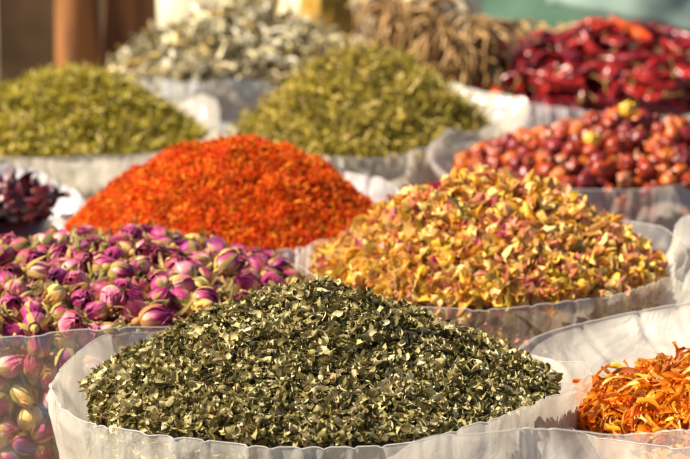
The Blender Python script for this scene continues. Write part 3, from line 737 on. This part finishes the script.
for (p, n, sd_) in throw(H12, 220, .0140, layers=((0, .003), (.009, .012)), margin=25, side=45, depth=.05):
    k = int(rng.integers(0, 7)); x, y = pix(p)
    cn = rng.choice(list(HIP), p=[.44, .18, .27, .10, .01])
    o = ob('rose_hip', hmesh[(k, cn)]); lie(o, p, n, rng.uniform(-1.3, 1.3)); s = rng.uniform(.76, 1.06); o.scale = (s, s, s)
    ob('calyx', cmesh[k], o)
    z_ = 'behind the bag wall, '+('left' if x < 540 else 'middle' if x < 620 else 'right') if sd_ else ('left end of the heap' if x < 510 else 'left of the heap middle' if x < 560 else 'below the yellow hip' if x < 625 else 'right of the yellow hip' if x < 665 else 'right end of the heap')+(', near the top' if y < 135 else ', lower rows' if y > 160 else ', halfway down')
    tag(o, f'{"large" if s > .98 else "small" if s < .86 else "mid-sized"} {cn} hip, {z_}', 'rose hip', 'round red hips in the bag at right')
for px_, py_, cn, lb in ((628, 108, 'yellow', 'bright yellow hip on the very top of the red hip heap'), (592, 139, 'yellow', 'greenish yellow hip resting high on the red hip heap')):
    Y = 2.52 if py_ < 120 else 2.47
    o = ob('rose_hip', hmesh[(1, cn)]); o.location = at(px_, py_+2, Y); o.scale = (.85, .85, .85); ob('calyx', cmesh[1], o); o.rotation_euler = (1, .5, 0); tag(o, lb, 'rose hip', 'round red hips in the bag at right')
core_obj('hip_underlayer', H12, hm['dark maroon'], .010, 'lower layer of red hips in the see-through bag at the right', 'rose hips')

# --- 13 bag at the right edge, 14 foreground bag (both show film only)
bag((.325, 1.93), (.098, .10), ring(.325, 1.93, .108, .108, .284, 12, [A(679, 262, 1.93), A(681, 240, 1.96), A(684, 286, 1.90)]), M['film_milky'], 'milky bag whose rounded edge shows at the right edge of the photo', 13, fold=.004)
bag((.118, 1.235), (.110, .108), ring(.118, 1.235, .124, .122, .262, 12, [A(395, 457, 1.30), A(430, 441, 1.335), A(480, 434, 1.352), A(540, 431, 1.36), A(600, 431, 1.36), A(650, 432, 1.352), A(700, 434, 1.335)]),
    film('front polythene', .36, col=(.92, .87, .78), crease=1.4, streak=.4), 'thin plastic bag nearest the camera, its rim crossing the lower right', 14, fold=.003)

# --- background
M['board'] = organic('old board', [(.06, .035, .018), (.11, .06, .03), (.16, .10, .05)], 'object', rough=.8, transl=0, nscale=9, bump=.4)
M['board_g'] = organic('greyed board', [(.17, .15, .10), (.11, .10, .07)], 'object', rough=.8, transl=0, nscale=9)
def boxm(name, x0, x1, y0, y1, z0, z1, m, bev=.004):
    me = bpy.data.meshes.new(name)
    import bmesh
    bm = bmesh.new(); bmesh.ops.create_cube(bm, size=1)
    for v in bm.verts: v.co = Vector(((x0+x1)/2+v.co.x*(x1-x0), (y0+y1)/2+v.co.y*(y1-y0), (z0+z1)/2+v.co.z*(z1-z0)))
    bmesh.ops.bevel(bm, geom=bm.edges[:], offset=bev, segments=2, affect='EDGES')
    bm.to_mesh(me); bm.free(); me.materials.append(m); return me
fence = empty('board_wall', (-.9, 5.6, 0)); tag(fence, 'dark old vertical board wall at the far upper left', 'wall')
xx = -1.6
for i in range(10):
    wd = [.16, .12, .18, .11][i % 4]
    b = ob('board', boxm('board', xx, xx+wd-.008, 0, .03, 0, 1.4, M['board_g' if i % 3 == 1 else 'board']), fence); b.location.x = .9; xx += wd
def post(x, y, r, label, tone):
    P = [(rng.normal()*.002, rng.normal()*.002, z) for z in np.linspace(0, 1.3, 14)]
    V, F = tubep(P, [r*(1+.06*math.sin(k*1.3)) for k in range(14)], 24)
    m, t = newmat(label); L = t.links.new
    out = nd(t, 'ShaderNodeOutputMaterial'); tc = nd(t, 'ShaderNodeTexCoord'); mp = nd(t, 'ShaderNodeMapping'); mp.inputs['Scale'].default_value = (45, 45, 5)
    L(tc.outputs['Object'], mp.inputs[0]); n = nd(t, 'ShaderNodeTexNoise', _Scale=1.0, _Detail=5.0, _Distortion=.6); L(mp.outputs[0], n.inputs['Vector'])
    rp = ramp(t, [tuple(c*.3 for c in tone), tone, tuple(min(1, c*1.5) for c in tone)], [.3, .5, .72]); L(n.outputs['Fac'], rp.inputs[0])
    p = nd(t, 'ShaderNodeBsdfPrincipled', _Roughness=.7); L(rp.outputs[0], p.inputs['Base Color']); L(p.outputs[0], out.inputs[0])
    o = ob('wooden_post', mk('wooden_post', V, F, m)); o.location = (x, y, 0); tag(o, label, 'post', 'round wooden posts')
post(at(79, 30, 4.3)[0], 4.3, .037, 'thinner orange-brown wooden post on the left of the pair', (.26, .10, .020))
post(at(129, 30, 4.35)[0], 4.35, .046, 'thicker dark brown wooden post on the right of the pair', (.19, .075, .017))

def cloth(name, x0, x1, y, z0, z1, m, label, cat, amp=.05, fr=5, lean=.5, seed=0, slope=0):
    nu, nv = 70, 40; V = []
    for i in range(nv):
        s = i/(nv-1)
        for j in range(nu):
            u = j/(nu-1); x = x0+(x1-x0)*u
            d = amp*math.sin(u*fr*2+seed+s*2)+amp*.8*mnoise.noise(Vector((u*fr, s*3, seed)))+amp*.4*mnoise.noise(Vector((u*fr*3, s*8, seed)))
            V.append((x, y+lean*s*(z1-z0)+d, z0-slope*u*(1-s)+(z1-z0)*s+.5*amp*mnoise.noise(Vector((u*fr, s*2, seed+5)))))
    me = mk(name, V, gridF(nv, nu), m); o = ob(name, me)
    md = o.modifiers.new('thick', 'SOLIDIFY'); md.thickness = .002
    tag(o, label, cat); return o
M['green'] = organic('green tarpaulin', [(.11, .21, .145), (.11, .21, .145)], 'object', rough=.5, transl=.15, nscale=6)
M['turq'] = organic('turquoise sheet', [(.38, .50, .43), (.38, .50, .43)], 'object', rough=.4, transl=.3, nscale=8)
M['cream'] = organic('cream sackcloth', [(.72, .62, .44), (.72, .62, .44)], 'object', rough=.9, transl=.1, nscale=10)
cloth('green_tarpaulin', .20, 1.6, 4.5, 0, .75, M['green'], 'green tarpaulin hanging behind the chilli heap', 'tarpaulin', .04, 5, .4, 1)
cloth('turquoise_sheet', .33, 1.3, 4.25, .287, .85, M['turq'], 'pale turquoise plastic sheet folded over the green tarpaulin', 'plastic sheet', .03, 6, .5, 3, .20)
def sack(x, y, rx, ry, h, m, label, seed):
    V = []
    for i in range(24):
        s = i/23; k = math.cos(s*math.pi/2)**.45
        for j in range(48):
            a = 2*math.pi*j/48; f = 1+.16*mnoise.noise(Vector((math.cos(a)*2, math.sin(a)*2, s*3+seed)))+.05*mnoise.noise(Vector((math.cos(a)*8, math.sin(a)*8, s*9+seed)))
            V.append((rx*k*f*math.cos(a), ry*k*f*math.sin(a), h*math.sin(s*math.pi/2)*(1+.1*mnoise.noise(Vector((math.cos(a)*3, math.sin(a)*3, seed))))))
    o = ob('sack', mk('sack', V, gridF(24, 48, True), m)); o.location = (x, y, 0); tag(o, label, 'sack', 'cloth sacks at the back'); return o
sack(-.215, 4.75, .15, .14, .36, M['cream'], 'bright cream cloth sack right of the wooden posts', 1)
sack(.02, 4.7, .17, .14, .38, M['cream'], 'bulky cream cloth sack behind the pale leaf heap', 2)
sack(.16, 4.3, .09, .09, .32, M['cream'], 'cream cloth sack behind the brown stalk bundles', 3)
M['yel'] = organic('ochre cloth', [(.42, .24, .04), (.42, .24, .04)], 'object', rough=.8, transl=.1)
o = sack(-.03, 3.95, .055, .05, .335, M['yel'], 'small ochre yellow cloth bundle on the far side of the pale leaves', 4)
